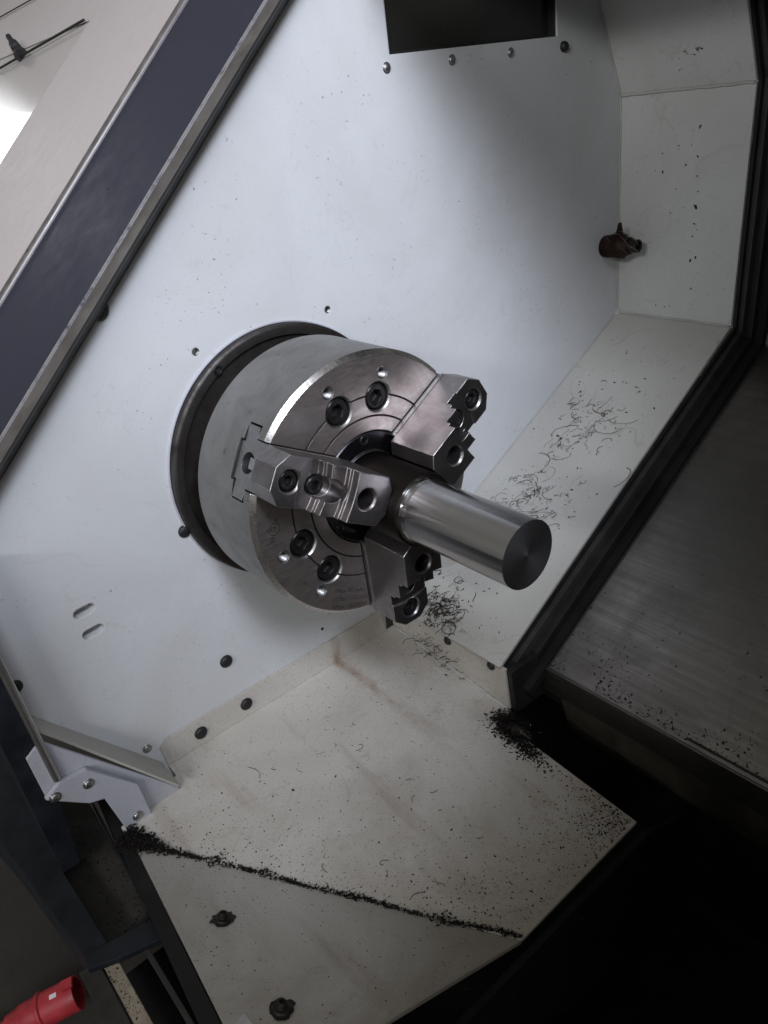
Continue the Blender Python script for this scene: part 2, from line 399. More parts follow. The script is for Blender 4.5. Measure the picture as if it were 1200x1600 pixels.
# weld seams with a lumpy bead
def seam(p, q, r, parent, n=60):
    p = Vector(p); q = Vector(q); pts = []
    for i in range(n + 1): pts.append(p.lerp(q, i / n) + Vector((random.uniform(-1, 1), random.uniform(-1, 1), random.uniform(-1, 1))) * r * .35)
    MB().tube(pts, r, 6).build('weld_seam', 'weld', parent)
seam((WX + .01, 4.52, 2.18), (.285, 4.52, 2.18), .012, upright); seam((WX + .01, 4.52, .005), (.24, 4.52, .005), .012, upright)
seam((WX + .008, 4.522, .02), (WX + .008, 4.522, 2.17), .010, upright); seam((WX + .008, .8, -1.95), (WX + .008, 4.5, -.01), .007, lower)
seam((WX + .008, 4.51, 2.2), (WX + .008, 3.56, 4.33), .010, upper)
MB().lathe([(-.03, .05), (.0, .05), (.02, .03)], 10, (WX + .01, 4.50, .01), (0, -1, 1)).build('weld_blob', 'weld', upright)
# gusset flange under the slope panel
zc = lambda x: -2.26 - .1 * (x + 1.1)              # chute plane height
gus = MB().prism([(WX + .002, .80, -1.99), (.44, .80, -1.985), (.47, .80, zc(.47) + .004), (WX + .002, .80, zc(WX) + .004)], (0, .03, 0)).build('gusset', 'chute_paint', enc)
for x, z in ((-.27, -2.03), (.28, -2.02)): put(plug, 'plug', gus, frame((x, .80, z), (0, -1, 0)) @ Matrix.Scale(.75, 4))
seam((WX + .02, .79, zc(WX) + .006), (.45, .79, zc(.45) + .006), .012, gus)

# chip chute: upper plate, wall flange, and the tilted lower plate beyond the fold
A_ = Vector((1.882, -.668, -2.558)); B_ = Vector((-.62, -2.31, -2.300)); N2 = Vector((-0.16154784, 0.38457503, 0.90884781)); D2 = N2.dot(A_)
B_.z = zc(B_.x)
def p2(x, y): return Vector((x, y, (D2 - N2.x * x - N2.y * y) / N2.z))
def p1(x, y): return Vector((x, y, zc(x)))
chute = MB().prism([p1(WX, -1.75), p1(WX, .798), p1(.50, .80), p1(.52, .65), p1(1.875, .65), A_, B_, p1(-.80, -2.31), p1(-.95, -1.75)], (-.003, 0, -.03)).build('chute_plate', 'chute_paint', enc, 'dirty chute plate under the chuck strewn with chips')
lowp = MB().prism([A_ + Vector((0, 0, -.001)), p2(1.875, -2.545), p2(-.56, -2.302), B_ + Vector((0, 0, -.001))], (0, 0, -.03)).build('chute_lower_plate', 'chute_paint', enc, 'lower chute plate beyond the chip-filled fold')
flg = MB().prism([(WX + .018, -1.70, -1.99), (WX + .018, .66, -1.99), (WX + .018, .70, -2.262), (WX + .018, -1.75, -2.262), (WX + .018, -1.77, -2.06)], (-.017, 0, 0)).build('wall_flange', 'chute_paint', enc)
for y, z in ((-.942, -2.118), (-1.406, -2.129)): put(plug, 'plug', flg, frame((WX + .018, y, z), (1, 0, 0)))
# oily bolt stubs on the lower plate
for x, y in ((.578, -2.133), (1.455, -2.194)):
    c = p2(x, y); st = MB(); n = 22
    ring = [(Vector((math.cos(2 * math.pi * i / n), math.sin(2 * math.pi * i / n), 0)) * .075 * random.uniform(.85, 1.2)) for i in range(n)]
    st.add([c + Vector((r.x, r.y, -(N2.x * r.x + N2.y * r.y) / N2.z)) + N2 * .006 for r in ring], [tuple(range(n))])
    st.lathe([(0, .058), (.018, .054), (.02, .03), (.05, .03), (.055, .018), (.035, .016)], 14, c, N2)
    st.build('bolt_stub', 'chip_dark', lowp)

# lip, white gusset plate and bolted bracket at the lower left corner of the wall
L0, L1 = (-2.556, -1.125), (-1.795, -2.19)
MB().prism([(WX, *L0), (WX, *L1), (-.74, L1[0], L1[1]), (-.90, *L0)], (0, -.018, -.012)).build('corner_lip', 'shaded_lip_paint', enc)
PX = -.80
gp = MB().prism([(PX, -2.575, -1.17), (PX, -1.80, -2.25), (PX, -1.755, -2.40), (PX, -1.765, -2.60), (PX, -2.24, -2.55), (PX, -2.335, -1.93), (PX, -2.45, -1.885), (PX, -2.69, -1.66), (PX, -2.70, -1.25)], (-.02, 0, 0)).build('corner_plate', 'bracket_paint', enc)
bk = MB().prism([(PX + .05, -2.70, -1.62), (PX + .05, -2.575, -1.545), (PX + .05, -2.378, -1.566), (PX + .05, -2.085, -1.955), (PX + .05, -2.062, -2.47), (PX + .05, -2.25, -2.53), (PX + .05, -2.345, -1.90), (PX + .05, -2.45, -1.86)], (-.045, 0, 0)).build('corner_bracket', 'bracket_paint', enc, 'bluish white bolted bracket in the corner')
bs = round_screw_mesh('bolt', .032, 'screw_zinc')
for y, z in ((-2.405, -1.69), (-2.172, -2.235), (-2.64, -1.64)): put(bs, 'bolt', bk, frame((PX + .05, y, z), (1, 0, 0)))
# grey edge rod on the front edge of the cabin
MB().tube([(PX + .02, -2.577, -1.53), (PX, -2.59, -1.0), (PX - .02, -2.61, -.2), (PX - .02, -2.62, .3)], .030, 10).build('edge_rod', 'screw_zinc', enc)
MB().prism([(PX - .03, -2.63, .3), (PX - .03, -2.60, -1.53), (PX - .03, -2.66, -2.40), (PX - .03, -2.80, -2.40), (PX - .03, -2.80, .3)], (-.9, 0, 0)).build('front_post', 'sill_navy', enc)
# unseen roof, hood and front panels added to shade the inside, and the end wall
MB().prism([(-1.26, 2.03, 4.35), (9, 2.03, 4.35), (9, 5.2, 4.35), (-1.26, 5.2, 4.35)], (0, 0, .05)).build('shade_roof', 'cabin_out', enc)
pa = DN * 2.0
MB().prism([Vector((-.8, 0, 0)) + pa + DD * 3.30, Vector((3.94, 0, 0)) + pa + DD * 3.30, Vector((3.94, 0, 0)) + pa + DD * 4.4, Vector((-.8, 0, 0)) + pa + DD * 4.4], DN * .06).build('shade_hood', 'cabin_out', enc)
MB().prism([Vector((3.95, 0, 0)) + pa + DD * -1.55, Vector((9, 0, 0)) + pa + DD * -1.55, Vector((9, 0, 0)) + pa + DD * 4.4, Vector((3.95, 0, 0)) + pa + DD * 4.4], DN * .06).build('shade_front_panel', 'cabin_out', enc)
MB().prism([(9, -2.6, -4), (9, 5.2, -4), (9, 5.2, 4.35), (9, 2.03, 4.35), (9, -2.6, .2)], (.05, 0, 0)).build('end_panel', 'cabin_out', enc)
MB().prism([(2.75, -2.65, -6), (9, -2.65, -6), (9, -2.65, .3), (2.75, -2.65, .3)], (0, -.05, 0)).build('front_skirt', 'cabin_out', enc)  # unseen skirt added to keep front light off the chute

# unseen console right of the opening, added to shade the lower part
blk = thing('added_blocker', (6, -5, -6.6), 'unseen grey console standing in front of the lathe at the right', 'blocker')
MB().prism([(4.75, -2.8, -6.6), (7.6, -2.8, -6.6), (7.6, -2.8, 5.45), (4.75, -2.8, 5.45)], (0, -4.5, 0)).build('blocker_box', 'cabin_out', blk)
MB().box((4.95, -7.36, 1.0), (7.4, -7.30, 3.4)).build('blocker_screen', 'dark_glass', blk)

# ================================================================== WAY COVER and seals on the right
wc = thing('way_cover', (2, 2.5, -6.6), 'dark brown steel slideway cover sloping at the right of the chuck', 'way cover')
TAN = .522
def cov(x, y, off=0): return (x, y, -(4.53 - y) * TAN - .395 + off)
MB().prism([cov(.47, 1.2), cov(7, 1.2), cov(7, 5.1), cov(.40, 5.1)], (0, .0, -.03)).build('cover_plate', 'cover_steel', wc)
MB().prism([cov(1.9, 1.23, .035), cov(7, 1.23, .035), cov(7, 5.05, .035), cov(1.85, 5.05, .035)], (0, 0, -.03)).build('cover_plate', 'cover_steel', wc)
z0 = cov(0, 1.2)[2]
MB().box((.47, 1.175, z0 - .24), (7, 1.199, z0 + .012)).build('front_lip', 'cover_steel', wc)
MB().prism([(.6, 1.30, z0 - .25), (7, 1.30, z0 - .25), (7, 1.45, z0 - .9), (.6, 1.45, z0 - .9)], (0, .03, 0)).build('apron', 'apron', wc)
MB().prism([(.36, 4.98, -.5), (7, 4.98, -.5), (7, 4.98, 3.2), (.36, 4.98, 3.2)], (0, .04, 0)).build('rear_guard', 'rear_guard', wc)
# seal strips that follow the edge of the rear panels
def strip(name, xa, xb, off, depth, mat, path=((.80, -1.97), (4.53, 0), (4.53, 2.18), (3.55, 4.35)), xs=(.10, 0, .03, .03)):
    mb = MB(); vs = []; fs = []; n = len(path)
    for i, (y, z) in enumerate(path):
        t = Vector((path[min(i + 1, n - 1)][0] - path[max(i - 1, 0)][0], path[min(i + 1, n - 1)][1] - path[max(i - 1, 0)][1])).normalized(); nr = Vector((t.y, -t.x))
        for o_ in (off, off + depth):
            for x in (xa, xb): vs.append((x + xs[i], y + nr.x * o_, z + nr.y * o_))
    for i in range(n - 1):
        a = i * 4; b = a + 4
        for p, q in ((0, 1), (1, 3), (3, 2), (2, 0)): fs.append((a + p, a + q, b + q, b + p))
    fs += [(0, 2, 3, 1), (n * 4 - 4, n * 4 - 3, n * 4 - 1, n * 4 - 2)]
    return mb.add(vs, fs).build(name, mat, wc)
strip('seal_strip', .255, .285, .04, .34, 'black_rubber')
strip('seal_strip', .285, .335, .10, .30, 'grey_rubber')
strip('seal_strip', .335, .40, .20, .24, 'black_rubber')
strip('seal_strip', .40, .48, .30, .10, 'pit_black')
MB().prism([(.40, .82, -2.0), (.50, .82, -2.0), (.52, .84, -2.46), (.46, .82, -2.42)], (0, .35, 0)).build('seal_end', 'black_rubber', wc)

# chip pit below, black
pit = thing('chip_pit', (3, -.5, -6.6), 'black oily chip pit below the chute at lower right', 'chip pit')
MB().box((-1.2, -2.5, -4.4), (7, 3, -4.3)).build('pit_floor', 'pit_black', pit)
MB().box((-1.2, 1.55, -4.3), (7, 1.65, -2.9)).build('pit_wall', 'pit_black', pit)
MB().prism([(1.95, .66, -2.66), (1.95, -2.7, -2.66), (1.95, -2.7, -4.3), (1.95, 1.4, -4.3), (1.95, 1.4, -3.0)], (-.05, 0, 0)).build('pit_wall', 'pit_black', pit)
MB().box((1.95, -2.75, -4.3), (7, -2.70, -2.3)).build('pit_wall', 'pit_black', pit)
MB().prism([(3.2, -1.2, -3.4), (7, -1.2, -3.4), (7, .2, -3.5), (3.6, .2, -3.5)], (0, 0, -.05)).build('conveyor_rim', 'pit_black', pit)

# ================================================================== DOOR
DO = 2.0
def dp(x, s_, o=0.0): return Vector((x, 0, 0)) + DN * (DO + o) + DD * s_
door = thing('sliding_door', (-4, -2, -6.6), 'slanted sliding door with dark navy edge frame and bright beige panel, upper left', 'door')
def dbox(x0, x1, s0, s1, o0, o1): return MB().prism([dp(x0, s0, o0), dp(x1, s0, o0), dp(x1, s1, o0), dp(x0, s1, o0)], DN * (o1 - o0))
dbox(-2.70, -1.155, -2.2, 4.6, -.03, 0).build('frame_bar', 'navy_paint', door, 'dark navy painted edge bar of the door')
dbox(-1.153, -1.135, -2.2, 4.6, -.14, -.004).build('frame_edge', 'door_edge', door)
# rounded nosing that catches the light, and the chamfered inner edge
MB().tube([dp(-2.70, -2.2, -.012), dp(-2.70, 4.6, -.012)], .048, 14).build('trim_rod', 'door_edge', door)
MB().prism([dp(-2.645, -2.2, .001), dp(-2.645, 4.6, .001), dp(-2.625, 4.6, .004), dp(-2.625, -2.2, .004)], DN * -.01).build('worn_highlight_edge', 'worn_highlight_paint', door)  # bright strip put in as the highlight along the nosing
MB().prism([dp(-1.154, -2.2, .002), dp(-1.154, 4.6, .002), dp(-1.128, 4.6, -.008), dp(-1.128, -2.2, -.008)], DN * -.01).build('worn_highlight_edge', 'worn_highlight_paint', door)
MB().prism([dp(-1.134, -2.2, -.010), dp(-1.134, 4.6, -.010), dp(-.975, 4.6, -.020), dp(-.975, -2.2, -.020)], DN * -.06).build('door_lip', 'door_edge', door)
MB().prism([dp(-.974, -2.2, -.021), dp(-.974, 4.6, -.021), dp(-.945, 4.6, -.028), dp(-.945, -2.2, -.028)], DN * -.03).build('rubber_edge', 'black_rubber', door)
px0 = -5.36
dbox(px0, -2.72, -2.2, 6, -.06, -.02).build('door_panel', 'door_paint', door)
dbox(-14, px0, 3.16, 6, -.06, -.02).build('door_panel', 'door_paint', door)
dbox(-14, px0 - .003, -2.2, 3.15, -.07, -.030).build('door_window', 'pane_glass', door, 'glossy door window reflecting a bright workshop window')
MB().tube([dp(-13, 2.86, .01), dp(-8.2, 2.895, .01), dp(-5.45, 3.15, .01)], .015, 8).build('window_strip', 'black_rubber', door)
MB().tube([dp(-13, 4.19, .01), dp(-8.9, 4.18, .01), dp(-6.5, 4.18, .01)], .010, 8).build('window_strip', 'grey_rubber', door)
kn = MB().lathe([(0, .085), (.04, .085), (.05, .045), (.20, .04), (.21, .065), (.36, .06), (.38, .035), (.6, .035)], 16, dp(-7.40, 2.99, .01), Vector((-.85, 0, 0)) + DD * .38 + DN * .22); kn.build('stud', 'black_rubber', door)

# ================================================================== DOOR TRACK (lower left)
tr = thing('door_track', (-.5, -2.7, -6.6), 'black door track channel with steel rails along the front sill', 'door track')
ZT = -2.40
MB().prism([(-1.9, -2.85, ZT - .14), (.02, -2.85, ZT - .14), (.02, -2.44, ZT - .14), (-1.9, -2.36, ZT - .14)], (0, 0, -.04)).build('channel_floor', 'sill_floor', tr)
MB().prism([(-2.6, -3.25, ZT), (-1.5, -3.08, ZT), (-.06, -2.93, ZT), (.02, -2.93, ZT), (.02, -2.77, ZT), (-.78, -2.795, ZT), (-.84, -2.80, ZT), (-1.0, -2.78, ZT), (-1.5, -2.72, ZT), (-2.6, -2.66, ZT)], (0, 0, -.5)).build('sill_sheet', 'sill_navy', tr)
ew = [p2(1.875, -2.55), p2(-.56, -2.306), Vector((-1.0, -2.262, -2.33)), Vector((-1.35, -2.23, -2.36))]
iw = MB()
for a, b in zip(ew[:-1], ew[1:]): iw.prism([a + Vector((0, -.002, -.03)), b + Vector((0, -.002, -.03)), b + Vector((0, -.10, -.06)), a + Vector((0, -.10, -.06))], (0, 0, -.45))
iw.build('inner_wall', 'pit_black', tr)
MB().prism([(-1.40, -2.372, ZT + .012), (.03, -2.455, ZT + .012), (.03, -2.442, ZT + .012), (-1.40, -2.36, ZT + .012)], (0, 0, -.16)).build('floor_edge', 'sill_navy', tr)
cp = MB().prism([(-.03, -2.93, ZT + .03), (.06, -2.42, ZT + .03), (.31, -2.43, ZT + .03), (.42, -2.45, ZT + .03), (.24, -2.485, ZT + .03), (.16, -2.75, ZT + .03), (.08, -2.945, ZT + .03)], (0, 0, -.05)).build('cross_bracket', 'sill_navy', tr)
for x, y in ((.06, -2.85), (.15, -2.66)): put(round_screw_mesh('bolt', .035, 'dark_steel'), 'bolt', cp, frame((x, y, ZT + .03), (0, 0, 1)))
MB().box((.02, -2.86, ZT - .10), (3, -2.765, ZT - .03)).build('rail', 'wood_strip', tr, 'worn pale rail')
MB().box((.08, -2.605, ZT - .06), (3, -2.57, ZT - .01)).build('rail', 'grey_rubber', tr)
MB().box((.02, -3.0, ZT - .12), (3, -2.87, ZT - .02)).build('outer_rail', 'sill_floor', tr)
MB().box((.02, -2.94, ZT - .35), (3, -2.45, ZT - .33)).build('channel_bottom', 'pit_black', tr)
MB().box((-2.6, -2.92, -6.6), (3, -2.87, ZT - .5)).build('front_skirt', 'pit_black', tr)

# ================================================================== CHUCK
ch = thing('lathe_chuck', (-.9, 0, 0), 'three-jaw steel lathe chuck mounted on the headstock wall', 'lathe chuck')
LEN = .757
prof = [(-LEN, .5), (-LEN, .985), (-LEN + .012, 1.0), (-.030, 1.0), (0, .966), (0, .692), (-.018, .690), (-.018, .680), (0, .678), (0, .542), (-.02, .540), (-.02, .530), (0, .528), (0, .432), (-.05, .43), (-.05, .2)]
body = MB().lathe(prof, 160).build('chuck_body', 'chuck_side', ch)
JA = (30, 150, -90)
def pol(a, r, x=0, t=0):
    a = R_(a); return Vector((x, r * math.cos(a) - t * math.sin(a), r * math.sin(a) + t * math.cos(a)))
cutA = MB()
for ja in JA:
    for d_ in (-15, 15):
        a = ja + 60 + d_; p = pol(a, .668)
        cutA.lathe([(-.10, .104), (-.012, .104), (.004, .120), (.05, .120)], 32, p)
        p = pol(ja + 60 + d_ * 1.1, .838); cutA.lathe([(-.12, .043), (-.008, .043), (.004, .050), (.05, .050)], 24, p)
cutB = []
T_POLY = [(.2, .176), (-.106, .176), (-.106, .263), (-.260, .263), (-.260, .143), (-.294, .143)]
T_POLY = T_POLY + [(x, -t) for x, t in T_POLY[::-1]]
for ja in JA: cutB.append(MB().prism([pol(ja, .36, x, t) for x, t in T_POLY], pol(ja, 1.0)))
cut(body, [cutA] + cutB)
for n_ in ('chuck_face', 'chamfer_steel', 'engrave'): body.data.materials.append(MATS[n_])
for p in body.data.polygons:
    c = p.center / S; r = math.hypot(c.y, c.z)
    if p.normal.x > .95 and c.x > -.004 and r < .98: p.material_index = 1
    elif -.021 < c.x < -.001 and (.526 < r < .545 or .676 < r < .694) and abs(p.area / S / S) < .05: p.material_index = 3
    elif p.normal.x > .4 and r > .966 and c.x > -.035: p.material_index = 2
sharpen(body, 30)
# chuck bolts, thread inserts
bolt = socket_bolt_mesh('bolt', .093, .06, .052, .06); thr = thread_mesh(.042, .11)
for ja in JA:
    for d_ in (-15, 15):
        put(bolt, 'bolt', ch, frame(pol(ja + 60 + d_, .668, -.018), (1, 0, 0), (0, math.cos(random.random() * 3), math.sin(random.random() * 3))))
        put(thr, 'threaded_hole', ch, frame(pol(ja + 60 + d_ * 1.1, .838, 0), (1, 0, 0)))
# centre bush
bush = MB().lathe([(-.05, .424), (-.012, .424), (-.004, .415), (-.004, .335), (-.02, .325), (-.02, .28), (.0, .272), (-.2, .268)], 96, closed=False).build('centre_bush', 'dark_steel', ch, 'black bush round the bar')
bsm = socket_bolt_mesh('screw', .040, .03, .022, .02)
for a in (90, 212, 330): put(bsm, 'screw', bush, frame(pol(a, .372, .006), (1, 0, 0)))
# backing ring behind the chuck
ring_ = MB().lathe([(WX + .001, 1.055), (WX + .072, 1.055), (WX + .084, 1.040), (WX + .086, 1.030), (WX + .087, .972), (WX + .060, .968), (WX + .060, .7)], 120, closed=False).build('backing_ring', 'ring_steel', ch, 'brown stained backing ring behind the chuck')
rbm = socket_bolt_mesh('bolt', .040, .03, .02, .02)
for a in (119.6, 239.6, 0): put(rbm, 'bolt', ring_, frame(pol(a, .998, WX + .094), (1, 0, 0)))
MB().lathe([(WX + .05, .80), (-LEN + .01, .80)], 64).build('spindle_nose', 'ring_steel', ch)

# jaws
def arc_poly(rin_pts, r_side, r_mid, x0, x1, ja, hw=.168, n=8):
    """plan polygon from the gripping tip to a concave outer step edge"""
    pts = list(rin_pts)
    for i in range(n + 1):
        t = hw - 2 * hw * i / n; k = 1 - (t / hw) ** 2; pts.append((r_side + (r_mid - r_side) * k, t))
    return MB().prism([pol(ja, r, x0, t) for r, t in pts], (x1 - x0, 0, 0))
for ji, ja in enumerate(JA):
    # master jaw in the T slot
    mj_poly = [(.046, .166), (-.118, .166), (-.118, .249), (-.246, .249), (-.246, .129), (-.279, .129)]; mj_poly += [(x, -t) for x, t in mj_poly[::-1]]
    mj = MB().prism([pol(ja, .375, x, t) for x, t in mj_poly], pol(ja, .975 - .375)).build('master_jaw', 'master_steel', ch)
    if ja == 150:
        cut(mj, [MB().lathe([(.88, .074), (1.1, .074)], 24, (-.155, 0, 0), pol(ja, 1)), MB().lathe([(.92, .040), (1.1, .040)], 20, (-.075, 0, 0), pol(ja, 1)), MB().prism([pol(ja, .93, -.15, -.032), pol(ja, .93, -.15, .032), pol(ja, .93, .07, .032), pol(ja, .93, .07, -.032)], pol(ja, .2))])
        MB().lathe([(.86, .040), (.93, .040), (.94, .03)], 18, (-.165, 0, 0), pol(ja, 1)).build('stop_pin', 'black_oxide', mj)
        MB().prism([pol(ja, .93, -.125, -.045), pol(ja, .93, -.125, .03), pol(ja, .93, .0, .03), pol(ja, .93, .0, -.045)], pol(ja, .055)).build('tee_nut', 'screw_zinc', mj)
    # serration between master and top jaw
    zz = []; n = 58; r0, r1 = .40, .982
    for i in range(n): zz += [(r0 + (r1 - r0) * i / n, .044), (r0 + (r1 - r0) * (i + .5) / n, .058)]
    zz += [(r1, .044), (r1, .030), (r0, .030)]
    MB().prism([pol(ja, r, x, -.1715) for r, x in zz], pol(ja, 0, 0, .343)).build('serration', 'master_steel', mj)
    # top jaw: three rising steps towards the bar
    hw = .168
    tip = [(.325, -hw), (.2675, -.085), (.2675, .085), (.325, hw)]
    base = MB().prism([pol(ja, r, .052, t) for r, t in tip + [(.985, hw), (1.065, .075), (1.065, -.075), (.985, -hw)]], (.276 - .052, 0, 0))
    jaw = base.build('top_jaw', 'jaw_steel', ch)
    pad = MB(); rp = []
    for i in range(9):
        t = -hw + 2 * hw * i / 8; rp.append((.845 + .02 * (1 - (t / hw) ** 2), t))
    pad.prism([pol(ja, r, .25, t) for r, t in rp + [(.985, hw), (1.065, .075), (1.065, -.075), (.985, -hw)]], (.04, 0, 0))
    l2 = arc_poly(tip, .722, .700, .20, .390, ja); l3 = arc_poly(tip, .580, .566, .30, .495, ja)
    l2b = arc_poly(tip, .746, .726, .20, .330, ja); l3b = arc_poly(tip, .602, .588, .30, .430, ja)
    cut(jaw, [pad, l2b, l2, l3b, l3], 'UNION')
    slot_pts = [(.735 + .078 * math.cos(R_(a)), .078 * math.sin(R_(a))) for a in range(-90, 91, 15)] + [(.655 + .078 * math.cos(R_(a)), .078 * math.sin(R_(a))) for a in range(90, 271, 15)]
    cut(jaw, [MB().lathe([(.16, .074), (.278, .074), (.294, .088), (.6, .088)], 32, pol(ja, .94)),
              MB().lathe([(-.1, .070), (.482, .070), (.50, .084), (.6, .084)], 32, pol(ja, .462)),
              MB().prism([pol(ja, r, .24, t) for r, t in slot_pts], (.5, 0, 0))])
    # outer-end serrations (rack grooves) on the end face
    sharpen(jaw, 30)
    jb = socket_bolt_mesh('bolt', .066, .05, .036, .04)
    put(jb, 'bolt', jaw, frame(pol(ja, .94, .272), (1, 0, 0)))
    put(jb, 'bolt', jaw, frame(pol(ja, .735, .290), (1, 0, 0)))
    MB().lathe([(-.02, .0655), (.26, .0655)], 20, pol(ja, .735, .0)).build('bolt_shank', 'black_oxide', jaw)

# engraved marks on the face
def text_on_face(txt, p, dirv, size, parent):
    cu = bpy.data.curves.new('marking', 'FONT'); cu.body = txt; cu.size = size * S; cu.extrude = .0006 * S; cu.offset = -.0006 * S
    t = bpy.data.objects.new('tmp', cu); COL.objects.link(t); dg = bpy.context.evaluated_depsgraph_get(); dg.update()
    me = bpy.data.meshes.new_from_object(t.evaluated_get(dg)); bpy.data.objects.remove(t); me.materials.clear(); me.materials.append(MATS['engrave'])
    return put(me, 'marking', parent, frame((.0008, *p), (1, 0, 0), (0, *dirv)))
td = (.917, -.399)
for txt, p in (('FMax. 49.5kN', (-.478, -.687)), ('ESMax. 116DAN', (-.503, -.745)), ('NMax. 4550RPM', (-.528, -.803))): text_on_face(txt, p, td, .050, body)
text_on_face('M', (-.860, -.060), (.33, .94), .055, body); text_on_face('G', (-.838, .012), (.33, .94), .058, body); text_on_face('c', (-.806, .082), (.33, .94), .055, body)
MB().lathe([(.0008, .046), (.0014, .046), (.0014, .041), (.0008, .041)], 28, (0, -.842, .036), closed=False).build('marking', 'engrave', body)

# ================================================================== BAR
bar = thing('steel_bar', (.5, 0, 0), 'bright turned round steel bar gripped in the chuck jaws', 'bar')
MB().lathe([(-.2, .262), (.568, .262), (.574, .258)], 96, closed=False).build('raw_section', 'raw_bar', bar, 'dark unmachined part of the bar inside the jaws')
pr = [(.574, .258), (.577, .2335)]
for i in range(5): pr += [(.580 + i * .008, .2330 - i * .0016), (.585 + i * .008, .2312 - i * .0016)]
pr += [(.622, .2240), (.630, .2230), (1.4832, .223)]
turned = MB().lathe(pr, 128, closed=False).build('turned_section', 'turned_steel', bar)
fc = MB(); rr = [(1.4832, .223), (1.4834, .2215), (1.4835, .15), (1.4835, .06), (1.484, .012), (1.487, .006), (1.487, .0005)]; fc.lathe(rr, 96, closed=False).build('end_face', 'faced_steel', bar)

# ================================================================== COOLANT NOZZLE on the wall
nz = thing('coolant_nozzle', (WX, 4.29, .77), 'small rusty brown coolant nozzle fitting on the wall beside the rear panel', 'nozzle')
d0 = Vector((1, -.02, .06)).normalized(); p0 = Vector((WX, 4.29, .77))
MB().lathe([(0, .11), (.05, .115), (.06, .10), (.075, .10), (.085, .115), (.14, .11), (.15, .07)], 20, p0, d0).build('base_nut', 'nozzle_brass', nz)
hx = MB(); hx.lathe([(.14, .10), (.15, .135), (.22, .14), (.235, .12)], 6, p0, d0, smooth=False); hx.lathe([(.23, .12), (.31, .085), (.33, .08)], 12, p0, d0); hx.build('hex_body', 'nozzle_brass', nz)
MB().prism([p0 + d0 * .16 + Vector((0, -.05, .08)), p0 + d0 * .24 + Vector((0, -.05, .08)), p0 + d0 * .20 + Vector((0, -.05, .24))], (0, .06, 0)).build('fin', 'nozzle_brass', nz)
MB().lathe([(.32, .07), (.42, .065), (.42, .045), (.36, .042)], 16, p0, d0).build('tip', 'chip_dark', nz)
hr = MB()
for i in range(14):
    c = p0 + d0 * random.uniform(.1, .4); a0 = random.random() * 6; rr = random.uniform(.06, .13); u = Vector((random.uniform(-.3, 1), random.uniform(-1, .2), random.uniform(-.6, 1))).normalized(); v = u.cross(Vector((random.random(), random.random(), 1))).normalized()
    hr.tube([c + (u * math.cos(a0 + k * .35) + v * math.sin(a0 + k * .35)) * rr + u * .07 for k in range(9)], .0045, 4)
hr.build('swarf_threads', 'swarf_light', nz)

# ================================================================== RED POWER PLUG on the floor
rp = thing('power_plug', (-3.3, -3.4, -6.6), 'red industrial power plug lying on the floor at lower left', 'plug')
q0 = Vector((-3.20, -3.90, -6.34)); q1 = Vector((-2.93, -3.14, -6.22)); qd = (q1 - q0).normalized(); L = (q1 - q0).length
K = .70
MB().lathe([(-.42, .12), (-.3, .13 * K), (-.02, .15 * K), (0, .20 * K), (.15, .24 * K), (.17, .26 * K), (.36, .27 * K), (.375, .30 * K), (.41, .30 * K), (.425, .275 * K), (L, .275 * K), (L, .24 * K), (L - .3, .235 * K)], 40, q0, qd, closed=False).build('shell', 'red_plastic', rp)
MB().lathe([(L - .30, .236 * K), (L - .28, .001)], 32, q0, qd, closed=False).build('insert', 'pit_black', rp)
up = (Vector((0, 0, 1)) - qd * qd.z).normalized(); sd = qd.cross(up)
MB().prism([q0 + qd * (L - .10) + up * .2 - sd * .055, q0 + qd * (L + .03) + up * .2 - sd * .055, q0 + qd * (L + .03) + up * .2 + sd * .055, q0 + qd * (L - .10) + up * .2 + sd * .055], up * .04).build('key_lug', 'red_plastic', rp)
MB().tube([q0 - qd * .25, q0 - qd * .9, q0 - qd * 1.5 + Vector((0, 0, -.12)), q0 - qd * 2.6 + Vector((.3, 0, -.20))], .085, 12).build('cable', 'black_rubber', rp)
lb = MB(); vw = (up * .9 + sd * .35).normalized()
vs = []
for i in range(7):
    a = -.32 + .28 * i / 6
    for h in (.56, .64): vs.append(q0 + qd * h + (up * math.cos(a) - sd * math.sin(a)) * .2785 * K)
lb.add(vs, [(2 * i, 2 * i + 1, 2 * i + 3, 2 * i + 2) for i in range(6)]).build('label_sticker', 'white_label', rp)

# ================================================================== CHIPS AND SWARF
def chip(mb, c, nrm, size):
    t = nrm.orthogonal().normalized(); a = random.random() * 6.28; u = (t * math.cos(a) + nrm.cross(t) * math.sin(a)); v = nrm.cross(u)
    l = size * random.uniform(.5, 1.4); w = size * random.choice((.2, .35, .6, .9)) * random.uniform(.8, 1.1); h = size * random.uniform(.15, .5)
    b = random.uniform(-.3, .3) * size
    vs = [c - u * l - v * w, c - u * l * .2 + v * (w + b), c + u * l * .9 - v * w * .4, c + u * l + v * w, c + nrm * h + u * l * .2, c + nrm * h * .8 - u * l * .5]
    mb.add(vs, [(0, 2, 4), (0, 4, 5), (2, 3, 4), (3, 1, 4), (1, 5, 4), (0, 5, 1), (0, 1, 3, 2)])
n1 = Vector((.1, 0, 1)).normalized(); n2 = N2
AB = A_ - B_
fold = MB()
def fold_pt(t, d_):
    """point near the fold: t along it, d_ across (>0 on the upper plate)"""
    p = B_ + AB * t; perp = Vector((-AB.y, AB.x, 0)).normalized(); x, y = (p + perp * d_).x, (p + perp * d_).y
    return (p1(x, y), n1) if d_ > 0 else (p2(x, y), n2)
